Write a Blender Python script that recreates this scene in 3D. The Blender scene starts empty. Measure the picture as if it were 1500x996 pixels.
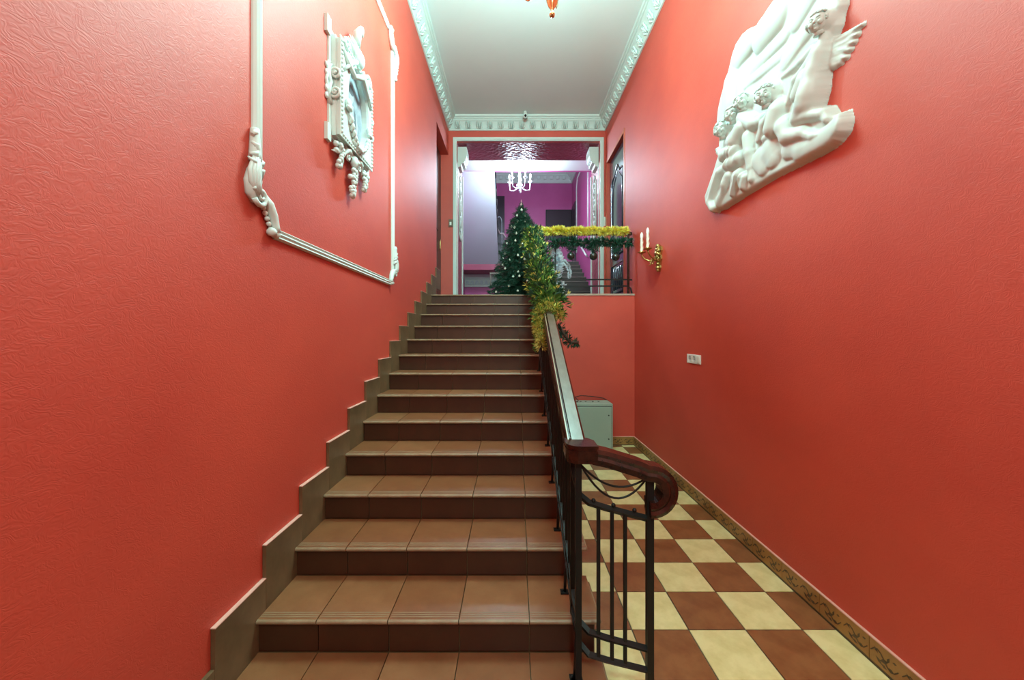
import bpy, bmesh, math, random
import numpy as np
from math import sin, cos, pi, radians, sqrt
from mathutils import Vector, Matrix
C = bpy.context.scene.collection

# ---------------------------------------------------------------- camera, world, lights, exposure
cam_d = bpy.data.cameras.new('camera'); cam = bpy.data.objects.new('camera', cam_d); C.objects.link(cam)
cam.location = (0, 0, 1.585); cam.rotation_euler = (pi/2, 0, 0)
cam_d.sensor_width = 36; cam_d.lens = 566/1500*36; cam_d.shift_x = -1/1500; cam_d.shift_y = -8/1500; cam_d.clip_start = .02
bpy.context.scene.camera = cam
w = bpy.data.worlds.new('world'); bpy.context.scene.world = w; w.use_nodes = True
w.node_tree.nodes['Background'].inputs[0].default_value = (.8, .85, 1, 1); w.node_tree.nodes['Background'].inputs[1].default_value = .05
vs = bpy.context.scene.view_settings
bpy.context.scene.display_settings.display_device = 'sRGB'
vs.view_transform = 'Standard'; vs.look = 'None'; vs.gamma = 1; vs.use_curve_mapping = False; vs.exposure = 0.32
MAIN_W, FAR_W, FILL_W = 78.0, 60.0, 260.0
def lamp(name, loc, power, col, r=.05):
    d = bpy.data.lights.new(name, 'POINT'); d.energy = power; d.color = col; d.shadow_soft_size = r
    o = bpy.data.objects.new(name, d); C.objects.link(o); o.location = loc; return o
# six lamps of the hall chandelier, an added unseen fill lamp behind the camera, the far stairwell chandelier
for k in range(6):
    a = k*pi/3+.3
    lamp('hall_lamp', (.27+.34*cos(a), 2.94+.34*sin(a), 4.60), MAIN_W, (.45, .95, .90), .04)
lamp('added_fill_lamp', (.27, -1.5, 3.9), FILL_W, (.47, .95, .87), .15)
for k in range(5):
    a = k*2*pi/5+.2
    lamp('stairwell_lamp', (.16+.25*cos(a), 9.0+.25*sin(a), 5.22), FAR_W, (.66, .86, 1.0), .05)

# ---------------------------------------------------------------- materials
def M(name, col, rough=.5, metal=0, col2=None, nscale=8, bump=0, bscale=60, bdist=.003, spec=.5, coat=0, emit=None, estr=0, kind='noise', stretch=(1,1,1), contrast=(.35,.65)):
    m = bpy.data.materials.new(name); m.use_nodes = True; nt = m.node_tree; N = nt.nodes; L = nt.links
    b = N['Principled BSDF']; b.inputs['Roughness'].default_value = rough; b.inputs['Metallic'].default_value = metal
    b.inputs['Specular IOR Level'].default_value = spec; b.inputs['Coat Weight'].default_value = coat; b.inputs['Coat Roughness'].default_value = .12
    b.inputs['Base Color'].default_value = (*col, 1)
    tc = N.new('ShaderNodeTexCoord'); mp = N.new('ShaderNodeMapping'); mp.inputs['Scale'].default_value = stretch
    L.new(tc.outputs['Object'], mp.inputs['Vector'])
    if col2:
        n = N.new('ShaderNodeTexNoise'); n.inputs['Scale'].default_value = nscale; n.inputs['Detail'].default_value = 6; n.inputs['Roughness'].default_value = .6
        L.new(mp.outputs[0], n.inputs['Vector'])
        r = N.new('ShaderNodeValToRGB'); r.color_ramp.elements[0].position = contrast[0]; r.color_ramp.elements[1].position = contrast[1]
        r.color_ramp.elements[0].color = (*col, 1); r.color_ramp.elements[1].color = (*col2, 1)
        L.new(n.outputs['Fac'], r.inputs['Fac']); L.new(r.outputs['Color'], b.inputs['Base Color'])
    if bump:
        if kind == 'noise':
            t = N.new('ShaderNodeTexNoise'); t.inputs['Scale'].default_value = bscale; t.inputs['Detail'].default_value = 4; t.inputs['Distortion'].default_value = .6; out = t.outputs['Fac']
        elif kind == 'worm':
            t = N.new('ShaderNodeTexNoise'); t.inputs['Scale'].default_value = bscale; t.inputs['Detail'].default_value = 2; t.inputs['Distortion'].default_value = 1.6
            t2 = N.new('ShaderNodeMath'); t2.operation = 'PINGPONG'; t2.inputs[1].default_value = .12; L.new(t.outputs['Fac'], t2.inputs[0]); out = t2.outputs[0]
        elif kind == 'lattice':
            t = N.new('ShaderNodeTexVoronoi'); t.inputs['Scale'].default_value = bscale; out = t.outputs['Distance']
        L.new(mp.outputs[0], t.inputs['Vector'])
        bp = N.new('ShaderNodeBump'); bp.inputs['Strength'].default_value = bump; bp.inputs['Distance'].default_value = bdist
        L.new(out, bp.inputs['Height']); L.new(bp.outputs[0], b.inputs['Normal'])
    if emit: b.inputs['Emission Color'].default_value = (*emit, 1); b.inputs['Emission Strength'].default_value = estr
    return m
RED  = M('red_relief_paint', (.55,.042,.018), .58, col2=(.62,.056,.024), nscale=1.3, bump=.55, bscale=26, bdist=.006, kind='worm', spec=1.0, stretch=(1,.8,1.2))
MAG  = M('magenta_paint', (.46,.078,.25), .5, col2=(.52,.095,.29), nscale=1.2, bump=.4, bscale=26, bdist=.005, kind='worm')
PASS = M('purple_relief_wallpaper', (.32,.05,.075), .36, col2=(.36,.06,.09), nscale=3, bump=.9, bscale=17, bdist=.012, kind='lattice', spec=1.0)
WHITE = M('white_plaster', (.64,.70,.655), .5, bump=.15, bscale=70, bdist=.002)
CEIL = M('ceiling_white', (.70,.74,.72), .6, col2=(.74,.77,.75), nscale=.7)
GREYP = M('pale_stair_plaster', (.55,.60,.66), .6)
TERRA = M('terracotta_tile', (.175,.054,.020), .34, col2=(.27,.098,.038), nscale=4, bump=.3, bscale=18, bdist=.002, contrast=(.3,.7))
TERRA2 = M('terracotta_tile_pale', (.20,.070,.026), .34, col2=(.30,.118,.050), nscale=5, bump=.3, bscale=18, bdist=.002, contrast=(.3,.7))
TERRAD = M('riser_tile_shaded', (.040,.012,.005), .40, col2=(.062,.020,.008), nscale=4, bump=.3, bscale=18, bdist=.002)  # shade on the risers under overhead lamps is put into this darker colour
SKIRT = M('olive_brown_tile', (.11,.062,.028), .4, col2=(.19,.112,.055), nscale=5, bump=.2, bscale=20, bdist=.002)
GROUT = M('grey_green_grout', (.10,.085,.055), .85)
NOSING = M('pale_nosing', (.24,.13,.07), .4, col2=(.32,.22,.13), nscale=9)  # paler brown of the tread fronts, grooves and ends
CREAM = M('cream_tile', (.66,.50,.21), .28, col2=(.80,.64,.32), nscale=7, bump=.1, bscale=30, bdist=.001, contrast=(.35,.6))
BROWN = M('brown_tile', (.20,.062,.020), .28, col2=(.29,.105,.038), nscale=7, bump=.1, bscale=30, bdist=.001, contrast=(.35,.6))
OCHRE = M('ochre_border_tile', (.30,.14,.035), .4, col2=(.40,.20,.055), nscale=9)
LEAFD = M('dark_leaf_print', (.06,.030,.012), .45, col2=(.11,.07,.03), nscale=20)
PINKE = M('pale_pink_paint_edge', (.72,.38,.30), .5)
IRON = M('black_iron', (.008,.0075,.007), .45, spec=.35, bump=.15, bscale=60, bdist=.001)
WOOD = M('varnished_mahogany', (.022,.0065,.004), .22, col2=(.045,.012,.006), nscale=6, coat=.15, spec=.35, stretch=(6,1,6))
WOODT = M('varnished_rail_top_sheen', (.12,.085,.055), .30, col2=(.16,.12,.085), nscale=6, coat=.8, stretch=(6,1,6))
BRASS = M('brass', (.62,.40,.18), .22, 1)
BRASSO = M('aged_brass', (.50,.36,.13), .3, .95, bump=.4, bscale=90, bdist=.003)
IVORY = M('ivory_candle', (.86,.76,.64), .45)
GLASSB = M('frosted_bulb', (.92,.88,.80), .3)
CAB = M('grey_green_enamel', (.30,.38,.31), .35, col2=(.33,.40,.33), nscale=3)
CABD = M('cabinet_seam', (.06,.07,.055), .6)
BLACK = M('black_rubber', (.01,.01,.01), .5)
DOOR = M('dark_blue_lacquer', (.035,.045,.06), .16, coat=.5, bump=.2, bscale=5, bdist=.006)
DOORB = M('dark_brown_door', (.045,.018,.014), .35)
DARKP = M('dark_slate_panel', (.012,.016,.015), .35)
PLUMD = M('dark_plum_door', (.035,.018,.03), .4)
NEED = M('fir_needles', (.008,.055,.030), .55, col2=(.014,.085,.045), nscale=12)
NEED2 = M('garland_needles', (.018,.085,.018), .5, col2=(.15,.38,.06), nscale=26)
GOLD = M('gold_tinsel', (.92,.72,.03), .35, 0, col2=(1.0,.93,.22), nscale=20)
OLIVE = M('olive_gold_tinsel', (.55,.50,.08), .4, 0, col2=(.80,.78,.25), nscale=20)
LIME = M('lime_tips', (.72,.80,.10), .35, col2=(.90,.92,.25), nscale=20)
SILV = M('silver_tinsel', (.70,.80,.88), .3, 0, col2=(.92,.96,1.0), nscale=20)
BARK = M('brown_stem', (.05,.03,.018), .8)
DGLOSS = M('dark_green_gloss_ball', (.012,.022,.016), .15, coat=.6)
PEARL = M('pearl_ball', (.85,.88,.74), .25)
STEEL = M('grey_steel', (.45,.46,.45), .35, .8)
GREY1 = M('grey_print', (.20,.21,.25), .6, col2=(.36,.37,.42), nscale=6, contrast=(.4,.6))
GREY2 = M('pale_grey_print', (.42,.43,.48), .4, col2=(.55,.56,.60), nscale=10)
GREY3 = M('dark_grey_print', (.12,.125,.15), .6)
PLAST = M('white_plastic', (.78,.76,.68), .35)
STONE = M('dark_step_stone', (.025,.017,.012), .45, col2=(.04,.03,.022), nscale=5)
EDGE = M('step_edge', (.22,.18,.15), .45)
BULB = M('lit_bulb', (1,1,1), .3, emit=(.9,.96,1), estr=14)
BULBW = M('lit_bulb_warm', (1,1,1), .3, emit=(1,.93,.82), estr=14)

# ---------------------------------------------------------------- mesh builder
class MB:
    def __init__(s): s.v = []; s.f = []; s.m = []; s.sm = []
    def add(s, vs, fs, m=0, smooth=False):
        o = len(s.v); s.v += [tuple(v) for v in vs]
        for f in fs: s.f.append(tuple(i+o for i in f)); s.m.append(m); s.sm.append(smooth)
        return s
    def box(s, x0,x1,y0,y1,z0,z1, m=0):
        if x0>x1: x0,x1=x1,x0
        if y0>y1: y0,y1=y1,y0
        if z0>z1: z0,z1=z1,z0
        return s.add([(x0,y0,z0),(x1,y0,z0),(x1,y1,z0),(x0,y1,z0),(x0,y0,z1),(x1,y0,z1),(x1,y1,z1),(x0,y1,z1)],
            [(0,3,2,1),(4,5,6,7),(0,1,5,4),(1,2,6,5),(2,3,7,6),(3,0,4,7)], m)
    def bbox(s, x0,x1,y0,y1,z0,z1, b=.002, m=0):      # box with bevelled upper and side edges
        bm = bmesh.new(); bmesh.ops.create_cube(bm, size=1)
        for v in bm.verts: v.co = Vector(((x0+x1)/2+v.co.x*(x1-x0), (y0+y1)/2+v.co.y*(y1-y0), (z0+z1)/2+v.co.z*(z1-z0)))
        bmesh.ops.bevel(bm, geom=bm.edges[:], offset=b, segments=1, affect='EDGES')
        bm.verts.index_update(); s.add([v.co for v in bm.verts], [[v.index for v in f.verts] for f in bm.faces], m); bm.free(); return s
    def prism(s, poly, axis, a, b, m=0, smooth=False):  # extrude a 2D polygon along axis; poly in the other two axes, in order
        def P(p, t):
            return {'x':(t,p[0],p[1]), 'y':(p[0],t,p[1]), 'z':(p[0],p[1],t)}[axis]
        n = len(poly); vs = [P(p,a) for p in poly]+[P(p,b) for p in poly]
        o = len(s.v); s.v += vs
        for i in range(n): s.f.append((o+i, o+(i+1)%n, o+n+(i+1)%n, o+n+i)); s.m.append(m); s.sm.append(smooth)
        s.f.append(tuple(o+i for i in range(n))[::-1]); s.m.append(m); s.sm.append(False)
        s.f.append(tuple(o+n+i for i in range(n))); s.m.append(m); s.sm.append(False)
        return s
    def tube(s, pts, r, n=8, m=0, flat=1.0, cap=True):
        pts = [Vector(p) for p in pts]; K = len(pts)
        rs = r if isinstance(r, (list,tuple)) else [r]*K
        t0 = (pts[1]-pts[0]).normalized(); up = Vector((0,0,1)) if abs(t0.z) < .9 else Vector((1,0,0))
        nrm = (up - t0*up.dot(t0)).normalized(); vs = []
        for i, p in enumerate(pts):
            t = (pts[min(i+1,K-1)]-pts[max(i-1,0)])
            t = t.normalized() if t.length > 1e-9 else t0
            nrm = (nrm - t*nrm.dot(t)); nrm = nrm.normalized() if nrm.length > 1e-6 else Vector((1,0,0)); bn = t.cross(nrm)
            for k in range(n):
                a = 2*pi*k/n + (pi/4 if n == 4 else 0); vs.append(p + (nrm*cos(a)*flat + bn*sin(a))*rs[i])
        fs = [(i*n+k, i*n+(k+1)%n, (i+1)*n+(k+1)%n, (i+1)*n+k) for i in range(K-1) for k in range(n)]
        s.add(vs, fs, m, n > 4)
        if cap:
            o = len(s.v)-K*n
            s.f.append(tuple(o+k for k in range(n))[::-1]); s.m.append(m); s.sm.append(False)
            s.f.append(tuple(o+(K-1)*n+k for k in range(n))); s.m.append(m); s.sm.append(False)
        return s
    def lathe(s, prof, c=(0,0,0), n=20, m=0):          # prof: (r, z) pairs
        vs = [(c[0]+r*cos(2*pi*k/n), c[1]+r*sin(2*pi*k/n), c[2]+z) for r, z in prof for k in range(n)]
        return s.add(vs, [(i*n+k, i*n+(k+1)%n, (i+1)*n+(k+1)%n, (i+1)*n+k) for i in range(len(prof)-1) for k in range(n)], m, True)
    def ball(s, c, r, n=10, m=0):
        rx, ry, rz = r if isinstance(r, (tuple,list)) else (r,r,r)
        K = max(4, n//2+1); vs = []
        for i in range(K+1):
            ph = pi*i/K; rr = max(sin(ph), .01)
            for k in range(n): vs.append((c[0]+rx*rr*cos(2*pi*k/n), c[1]+ry*rr*sin(2*pi*k/n), c[2]-rz*cos(ph)))
        return s.add(vs, [(i*n+k, i*n+(k+1)%n, (i+1)*n+(k+1)%n, (i+1)*n+k) for i in range(K) for k in range(n)], m, True)
    def sweep(s, prof, path, right, m=0, mats=None, smooth=False, cap=True):
        # prof (a,b): a along 'right' (fixed vector), b along up = right x tangent; mitred by bisecting tangents
        path = [Vector(p) for p in path]; K = len(path); R = Vector(right); n = len(prof); vs = []
        for i, p in enumerate(path):
            tin = (path[i]-path[i-1]).normalized() if i else (path[1]-path[0]).normalized()
            tout = (path[i+1]-path[i]).normalized() if i < K-1 else tin
            t = (tin+tout).normalized(); U = R.cross(t).normalized(); sc = 1/max(.4, t.dot(tout))
            for a, b in prof: vs.append(p + R*a + U*b*sc)
        o = len(s.v); s.v += [tuple(v) for v in vs]
        for i in range(K-1):
            for k in range(n):
                s.f.append((o+i*n+k, o+i*n+(k+1)%n, o+(i+1)*n+(k+1)%n, o+(i+1)*n+k)); s.m.append(mats[k] if mats else m); s.sm.append(smooth)
        if cap:
            s.f.append(tuple(o+k for k in range(n))[::-1]); s.m.append(m); s.sm.append(False)
            s.f.append(tuple(o+(K-1)*n+k for k in range(n))); s.m.append(m); s.sm.append(False)
        return s
    def mesh(s, name, mats):
        me = bpy.data.meshes.new(name); me.from_pydata(s.v, [], s.f)
        for m in (mats if isinstance(mats, (list,tuple)) else [mats]): me.materials.append(m)
        me.polygons.foreach_set('material_index', s.m); me.polygons.foreach_set('use_smooth', s.sm)
        bm = bmesh.new(); bm.from_mesh(me); bmesh.ops.recalc_face_normals(bm, faces=bm.faces[:]); bm.to_mesh(me); bm.free()
        me.update(); return me
    def build(s, name, mats, parent=None):
        o = bpy.data.objects.new(name, s.mesh(name, mats)); C.objects.link(o); o.parent = parent; return o
def part(name, me, loc, parent, rot=None, scale=None):
    o = bpy.data.objects.new(name, me); C.objects.link(o); o.location = loc; o.parent = parent
    if rot: o.rotation_euler = rot
    if scale: o.scale = scale
    return o
def tag(o, label=None, cat=None, group=None, kind=None):
    if label: o['label'] = label
    if cat: o['category'] = cat
    if group: o['group'] = group
    if kind: o['kind'] = kind
    return o
def empty(name, loc=(0,0,0)):
    o = bpy.data.objects.new(name, None); C.objects.link(o); o.location = loc; o.empty_display_size = .1; return o
def struct(o): o['kind'] = 'structure'; return o
def local(o_parent, obj):      # keep world-space mesh under an empty that is not at the origin
    obj.matrix_parent_inverse = Matrix.Translation(-o_parent.location); return obj

XL, XR, YB, HC = -1.21, 1.75, 7.28, 5.65      # side walls, end wall, ceiling
LZ, LY = 2.168, 5.55                          # landing height and front
T, R_ = .3203, .159                           # tread, rise
Y0, H0 = 1.785, .26                           # first nosing in view

# ---------------------------------------------------------------- setting: walls
m = MB(); m.box(XL-.6, XL, -2.6, 6.14, -.02, HC+.1); m.box(XL-.6, XL, 6.14, YB, 4.97, HC+.1); m.box(XL-.6, XL, 6.14, YB, -.02, LZ); m.box(XL-.6, XL-.19, 6.14, YB, LZ, 4.97)
struct(m.build('wall_left', RED))
m = MB(); m.box(XR, XR+.4, -2.6, 6.08, -.02, HC+.1); m.box(XR, XR+.4, 6.08, 7.17, 4.76, HC+.1); m.box(XR, XR+.4, 6.08, 7.17, -.02, LZ); m.box(XR, XR+.4, 7.17, YB, -.02, HC+.1); m.box(XR+.10, XR+.4, 6.08, 7.17, LZ, 4.76)
struct(m.build('wall_right', RED))
OX0, OX1, OZ = -1.055, 1.646, 5.225
def portal(mb, y0, y1, x0, x1, z1):
    mb.box(x0, OX0, y0, y1, LZ, z1); mb.box(OX1, x1, y0, y1, LZ, z1); mb.box(OX0, OX1, y0, y1, OZ, z1)
m = MB(); portal(m, YB, YB+.05, XL-.2, XR, HC+.1); struct(m.build('wall_back', RED))
m = MB(); portal(m, YB+.05, 8.08, XL-.3, 2.0, HC+.1); struct(m.build('wall_passage', PASS))
m = MB(); m.box(.385, XR, LY, LY+.1, 0, LZ-.02); struct(m.build('wall_landing', RED))
m = MB(); m.box(XL-.4, XR+.4, -2.9, -2.6, -.02, HC+.1); struct(m.build('wall_entry', RED))
m = MB(); m.box(XL-.1, XR+.1, -2.6, YB+.03, HC, HC+.1); struct(m.build('ceiling', CEIL))

# ---------------------------------------------------------------- cornice round the hall ceiling
corn = struct(empty('trim_1'))
prof = [(0,0),(.018,0),(.026,.012),(.02,.03),(.03,.05),(.05,.09),(.078,.13),(.105,.155),(.108,.175),(.125,.178),(.13,.195),(.15,.20),(.155,.23),(0,.23)]
def cornice(name, parent, x0, x1, y0, y1, zb, prof, mat):
    m = MB(); n = len(prof); vs = []
    for (sx, sy, which) in ((x0,y0,(1,0)), (x0,y1,(1,-1)), (x1,y1,(-1,-1)), (x1,y0,(-1,0))):
        for p, z in prof: vs.append((sx+which[0]*p, sy+which[1]*p, zb+z))
    m.add(vs, [(i*n+k, i*n+(k+1)%n, (i+1)*n+(k+1)%n, (i+1)*n+k) for i in range(3) for k in range(n)], 0)
    return m.build(name, mat, parent)
cornice('cove_moulding', corn, XL, XR, -2.6, YB, 5.42, prof, WHITE)
# one acanthus leaf of the cove, built facing +X
m = MB()
for sgn in (-1, 0, 1):
    for q in range(3 if sgn else 1):
        base = Vector((.016+.012*q, sgn*.012, .028+.03*q)); tip = Vector((.052+.018*q+.03*(sgn == 0), sgn*(.050-.006*q), .075+.028*q+.05*(sgn == 0)))
        mid = (base+tip)/2+Vector((.018,sgn*.012,-.006))
        m.tube([base, mid, tip, tip+Vector((.012,0,-.012))], [.010,.015,.010,.003], 6)
m.ball((.084,0,.150), .016, 8)
leafm = m.mesh('acanthus_leaf', WHITE)
for side, x, rz in ((0, XL, 0), (1, XR, pi)):
    for k in range(18): part('acanthus_leaf', leafm, (x, 3.75+k*.2, 5.42), corn, (0,0,rz))
for k in range(14): part('acanthus_leaf', leafm, (XL+.185+k*.2, YB, 5.42), corn, (0,0,-pi/2))

# white casing round the portal
m = MB()
def casing(mb, X0, X1, Z, wd, y, d):
    for a, b, dd in ((0, wd, d), (wd*.25, wd*.7, d*1.35)):
        mb.box(X0+a-wd, X0+b-wd, y-dd, y, LZ, Z+wd-a); mb.box(X1+wd-b, X1+wd-a, y-dd, y, LZ, Z+wd-a)
        mb.box(X0-wd+b, X1+wd-b, y-dd, y, Z+wd-b, Z+wd-a)
casing(m, OX0, OX1, OZ, .065, YB, .025)
struct(m.build('trim_2', WHITE))
# thin light strip on the far edges of the passage, brackets and jamb ornaments
for i, (X, sg) in enumerate(((OX0, 1), (OX1, -1))):
    e = struct(empty('trim_%d' % (3+i)))
    m = MB(); m.box(X, X+sg*.022, 8.03, 8.08, LZ, 4.86); m.box(X, X+sg*.012, 7.36, 7.39, LZ, 4.86); m.build('edge_strip', WHITE, e)
    m = MB()     # scrolled bracket: side profile in x-z extruded along y
    pr = [(0,5.19),(.17,5.19),(.175,5.13),(.155,5.10),(.17,5.05),(.165,4.98),(.135,4.93),(.12,4.885),(.07,4.865),(.06,4.82),(0,4.80)]
    m.prism([(X+sg*a, b) for a, b in pr], 'y', 7.42, 7.72)
    for yy in (7.44, 7.53, 7.62, 7.70): m.tube([(X+sg*.165,yy,5.17),(X+sg*.172,yy,5.06),(X+sg*.13,yy,4.92)], .012, 6)
    m.build('bracket', WHITE, e)
    m = MB()     # carved strapwork panel
    for zc in (4.45, 4.12, 3.79):
        for s2 in (-1,1):
            m.tube([(X+sg*.012, 7.72+s2*.10*sin(t), zc+.15*cos(t)*(1 if s2>0 else 1)) for t in [pi*k/10 for k in range(11)]], .016, 6)
            m.tube([(X+sg*.02, 7.72+s2*(.03+.05*cos(t)), zc+.05*sin(t)) for t in [2*pi*k/9 for k in range(8)]], .012, 6)
    m.tube([(X+sg*.01,7.60,3.6),(X+sg*.01,7.60,4.60),(X+sg*.01,7.72,4.75),(X+sg*.01,7.84,4.60),(X+sg*.01,7.84,3.6),(X+sg*.01,7.72,3.45),(X+sg*.01,7.60,3.6)], .014, 6)
    m.build('strapwork_panel', WHITE, e)

# ---------------------------------------------------------------- lower floor: chequered tiles
f = struct(MB().box(XL, XR, -2.6, LY, -.06, -.006).build('floor', GROUT))
TS = .3055
random.seed(3)
tm = [MB().bbox(-TS/2+.003, TS/2-.003, -TS/2+.003, TS/2-.003, -.006, 0, .0015).mesh('floor_tile', mt) for mt in (CREAM, BROWN)]
for i in range(-3, 3):
    for j in range(-5, 12):
        x0 = .9458+i*TS; y0 = 2.0766+j*TS*1.0035; x1 = x0+TS; y1 = y0+TS*1.0035
        mi = 1 if (i+j) % 2 == 0 else 0
        x0c, x1c, y1c = max(x0, .39), min(x1, XR-.012), min(y1, LY-.012)
        if x1c-x0c < .03 or y1c-y0 < .03: continue
        if x0c == x0 and x1c == x1 and y1c == y1: part('floor_tile', tm[mi], ((x0+x1)/2, (y0+y1)/2, 0), f)
        else:
            mb = MB().bbox(x0c-x0-TS/2+.003, x1c-x0-TS/2-.003, -TS/2+.003, y1c-y0-TS/2-.003, -.006, 0, .0015)
            part('floor_tile', mb.mesh('floor_tile', (CREAM, BROWN)[mi]), ((x0+x1)/2, (y0+y1)/2, 0), f)

# ---------------------------------------------------------------- leaf-patterned border tiles along right wall and under the landing
def border_mesh(L):
    m = MB(); m.bbox(0, .012, .0015, L-.0015, 0, .118, .0012, 0); m.box(0, .0135, .0, L, .118, .124, 2); m.box(0,.014,0,L,.0,.010,1)
    for k in range(2):
        c = L*(.25+.5*k)
        for (dy, dz, a, l, wd) in ((0,.055,.5,.05,.010),(.02,.075,1.2,.035,.007),(-.025,.04,-.6,.04,.008),(.035,.04,-.3,.03,.007),(-.04,.08,2.4,.03,.006),(.0,.03,2.9,.03,.007),(.05,.085,.2,.022,.006)):
            d = Vector((cos(a), sin(a))); p = Vector((-d.y, d.x)); q = Vector((c+dy, dz))
            pts = [q-d*l/2, q+p*wd, q+d*l/2, q-p*wd]
            m.add([(.0128, min(max(t.x,.004),L-.004), t.y) for t in pts], [(0,1,2,3)], 1)
        m.tube([(.0122, c+(t-.5)*L*.44, .06+.028*sin(t*2*pi)) for t in [i/8 for i in range(9)]], .003, 4, 1)
    return m.mesh('border_tile', [OCHRE, LEAFD, PINKE])
bR = struct(empty('baseboard_right')); bmsh = border_mesh(TS)
y = 5.55
while y > -.3:
    y -= TS; part('border_tile', bmsh, (XR, y+TS, 0), bR, (0,0,pi))
bB = struct(empty('baseboard_back')); x = XR-.012
for k in range(5):
    part('border_tile', bmsh, (x, LY, 0), bB, (0,0,-pi/2)) if x-TS > .38 else None
    x -= TS

# ---------------------------------------------------------------- staircase of terracotta tiles
st = empty('tiled_staircase', (-.4, 1.4, 0))
tag(st, 'wide terracotta tiled staircase rising from the foreground to the landing', 'staircase')
def S(o): return local(st, o)
XS = .405; XK = -1.19
joints = [XK, -.910, -.579, -.250, .078, XS]
n0, n1 = -1, 12
m = MB()
poly = [(1.17, 0)]
for n in range(n0, n1+1):
    h = H0+n*R_-.022; y = Y0+n*T+.034
    poly.append((y, 0 if n == n0 else H0+(n-1)*R_-.022)); poly.append((y, h))
poly.append((LY+.35, H0+n1*R_-.022)); poly.append((LY+.35, 0))
m.prism(poly[1:], 'x', XL+.002, .385); S(m.build('staircase_core', SKIRT, st))
def tread_mesh(wd, mat, right=False):
    g = .0022; m = MB()
    pr = [(0,-.011),(.0015,-.005),(.006,-.001),(.012,0),(T+.018,0),(T+.018,-.02),(.012,-.0215),(.004,-.018)]
    mats = [2,2,2,0,0,0,2,2]
    a, b = g, wd-g
    n = len(pr); vs = [(a,p,q) for p,q in pr]+[(b,p,q) for p,q in pr]
    o = len(m.v); m.v += vs
    for i in range(n): m.f.append((i, (i+1)%n, n+(i+1)%n, n+i)); m.m.append(2 if i in (0,1,2,6,7) else 0); m.sm.append(False)
    m.f.append(tuple(range(n))); m.m.append(0); m.sm.append(False); m.f.append(tuple(range(n,2*n))); m.m.append(0); m.sm.append(False)
    for q in (.026, .040, .054): m.box(a+.004, b-.004, q, q+.006, -.001, .0009, 1)
    return m.mesh('tread_tile', [mat, NOSING, NOSING if False else NOSING])
cache = {}
for n in range(n0, n1+1):
    y = Y0+n*T; h = H0+n*R_
    for i in range(5):
        a, b = joints[i], joints[i+1]
        mi = random.random() < .4; key = (i, mi)
        if key not in cache: cache[key] = tread_mesh(b-a, TERRA2 if mi else TERRA)
        part('tread_tile', cache[key], Vector((a, y, h))-st.location, st)
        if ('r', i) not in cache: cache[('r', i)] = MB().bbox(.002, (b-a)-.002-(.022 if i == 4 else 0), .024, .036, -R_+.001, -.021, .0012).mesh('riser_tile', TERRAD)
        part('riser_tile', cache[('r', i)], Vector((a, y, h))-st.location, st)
    # rounded tread end on the open side
    S(MB().tube([(XS-.003, y+.012, h-.0108), (XS-.003, y+T*.9, h-.0108)], .0108, 8).build('tread_end', NOSING, st))
sk = MB().bbox(0, .019, .001, T-.001, -.02, .305, .001).mesh('skirting_tile', SKIRT)
skt = MB().box(0, .0205, 0, T, .305, .309).mesh('skirting_top_edge', PINKE)
for n in range(n0, n1+2):
    y = Y0+n*T+.08; h = H0+n*R_
    hh = min(h, 10)
    k = part('skirting_tile', sk, Vector((XL+.001, y, hh))-st.location, st)
    part('paint_edge', skt, (0,0,0), k)
part('skirting_tile', sk, Vector((XL+.001, Y0+n0*T+.08-T, H0+(n0-1)*R_))-st.location, st)

# landing and far floors
lf = struct(MB().box(XL-.5, 2.0, LY+.12, 9.6, LZ-.20, LZ-.004).build('floor_landing', STONE))
m = MB().box(.40, XR, LY-.012, LY+.10, LZ-.022, LZ+.004); struct(m.build('trim_5', M('pale_landing_edge', (.45,.33,.26), .5)))

# ---------------------------------------------------------------- doors of the landing
d = struct(empty('door_1'))
m = MB().box(XL-.188, XL-.14, 6.16, YB-.02, LZ, 4.95); 
for z0, z1 in ((2.35, 3.3), (3.45, 4.75)): m.box(XL-.14, XL-.125, 6.3, 6.95, z0, z1)
m.build('door_leaf', DOORB, d)
m = MB(); m.tube([(XL-.10, 6.98, z) for z in (3.1,3.14,3.26,3.30)], [.008,.012,.012,.008], 8); m.build('door_handle', BRASSO, d)
d = struct(empty('door_2'))
m = MB().box(XR+.05, XR+.098, 6.10, 7.16, LZ+.01, 4.74); m.build('door_leaf', DOOR, d)
m = MB(); x = XR+.047
def arc(c, r, a0, a1, k=14): return [(c[0]+r*cos(a0+(a1-a0)*i/k), c[1]+r*sin(a0+(a1-a0)*i/k)) for i in range(k+1)]
pth = [(6.26,2.95),(6.26,4.25)]+[(6.26+.18-.18*cos(t), 4.25+.12*sin(t)) for t in [pi*k/6/1.4 for k in range(6)]]+[(6.63,4.50)]
pth += [(2*6.63-a, b) for a, b in pth[::-1][1:]]+[(6.26,2.95)]
m.tube([(x, a, b) for a, b in pth], .016, 6)
pth = [(6.34,3.03),(6.34,4.18),(6.50,4.30),(6.63,4.40),(6.76,4.30),(6.92,4.18),(6.92,3.03),(6.34,3.03)]
m.tube([(x, a, b) for a, b in pth], .009, 6)
m.tube([(x, a, b) for a, b in [(6.26,2.3),(6.26,2.8),(7.0,2.8),(7.0,2.3),(6.26,2.3)]], .016, 6)
for k in range(5): m.tube([(x, 6.40+.115*k, 2.36),(x, 6.40+.115*k, 2.74)], .012, 6)
m.build('raised_moulding', DOOR, d)
m = MB(); m.box(XR-.008, XR+.099, 6.03, 6.08, LZ, 4.81); m.box(XR-.008, XR+.0, 7.17, 7.215, LZ, 4.81); m.box(XR-.008, XR, 6.08, 7.17, 4.76, 4.81)
m.build('casing', M('orange_red_casing', (.62,.13,.05), .4), d)
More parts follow.
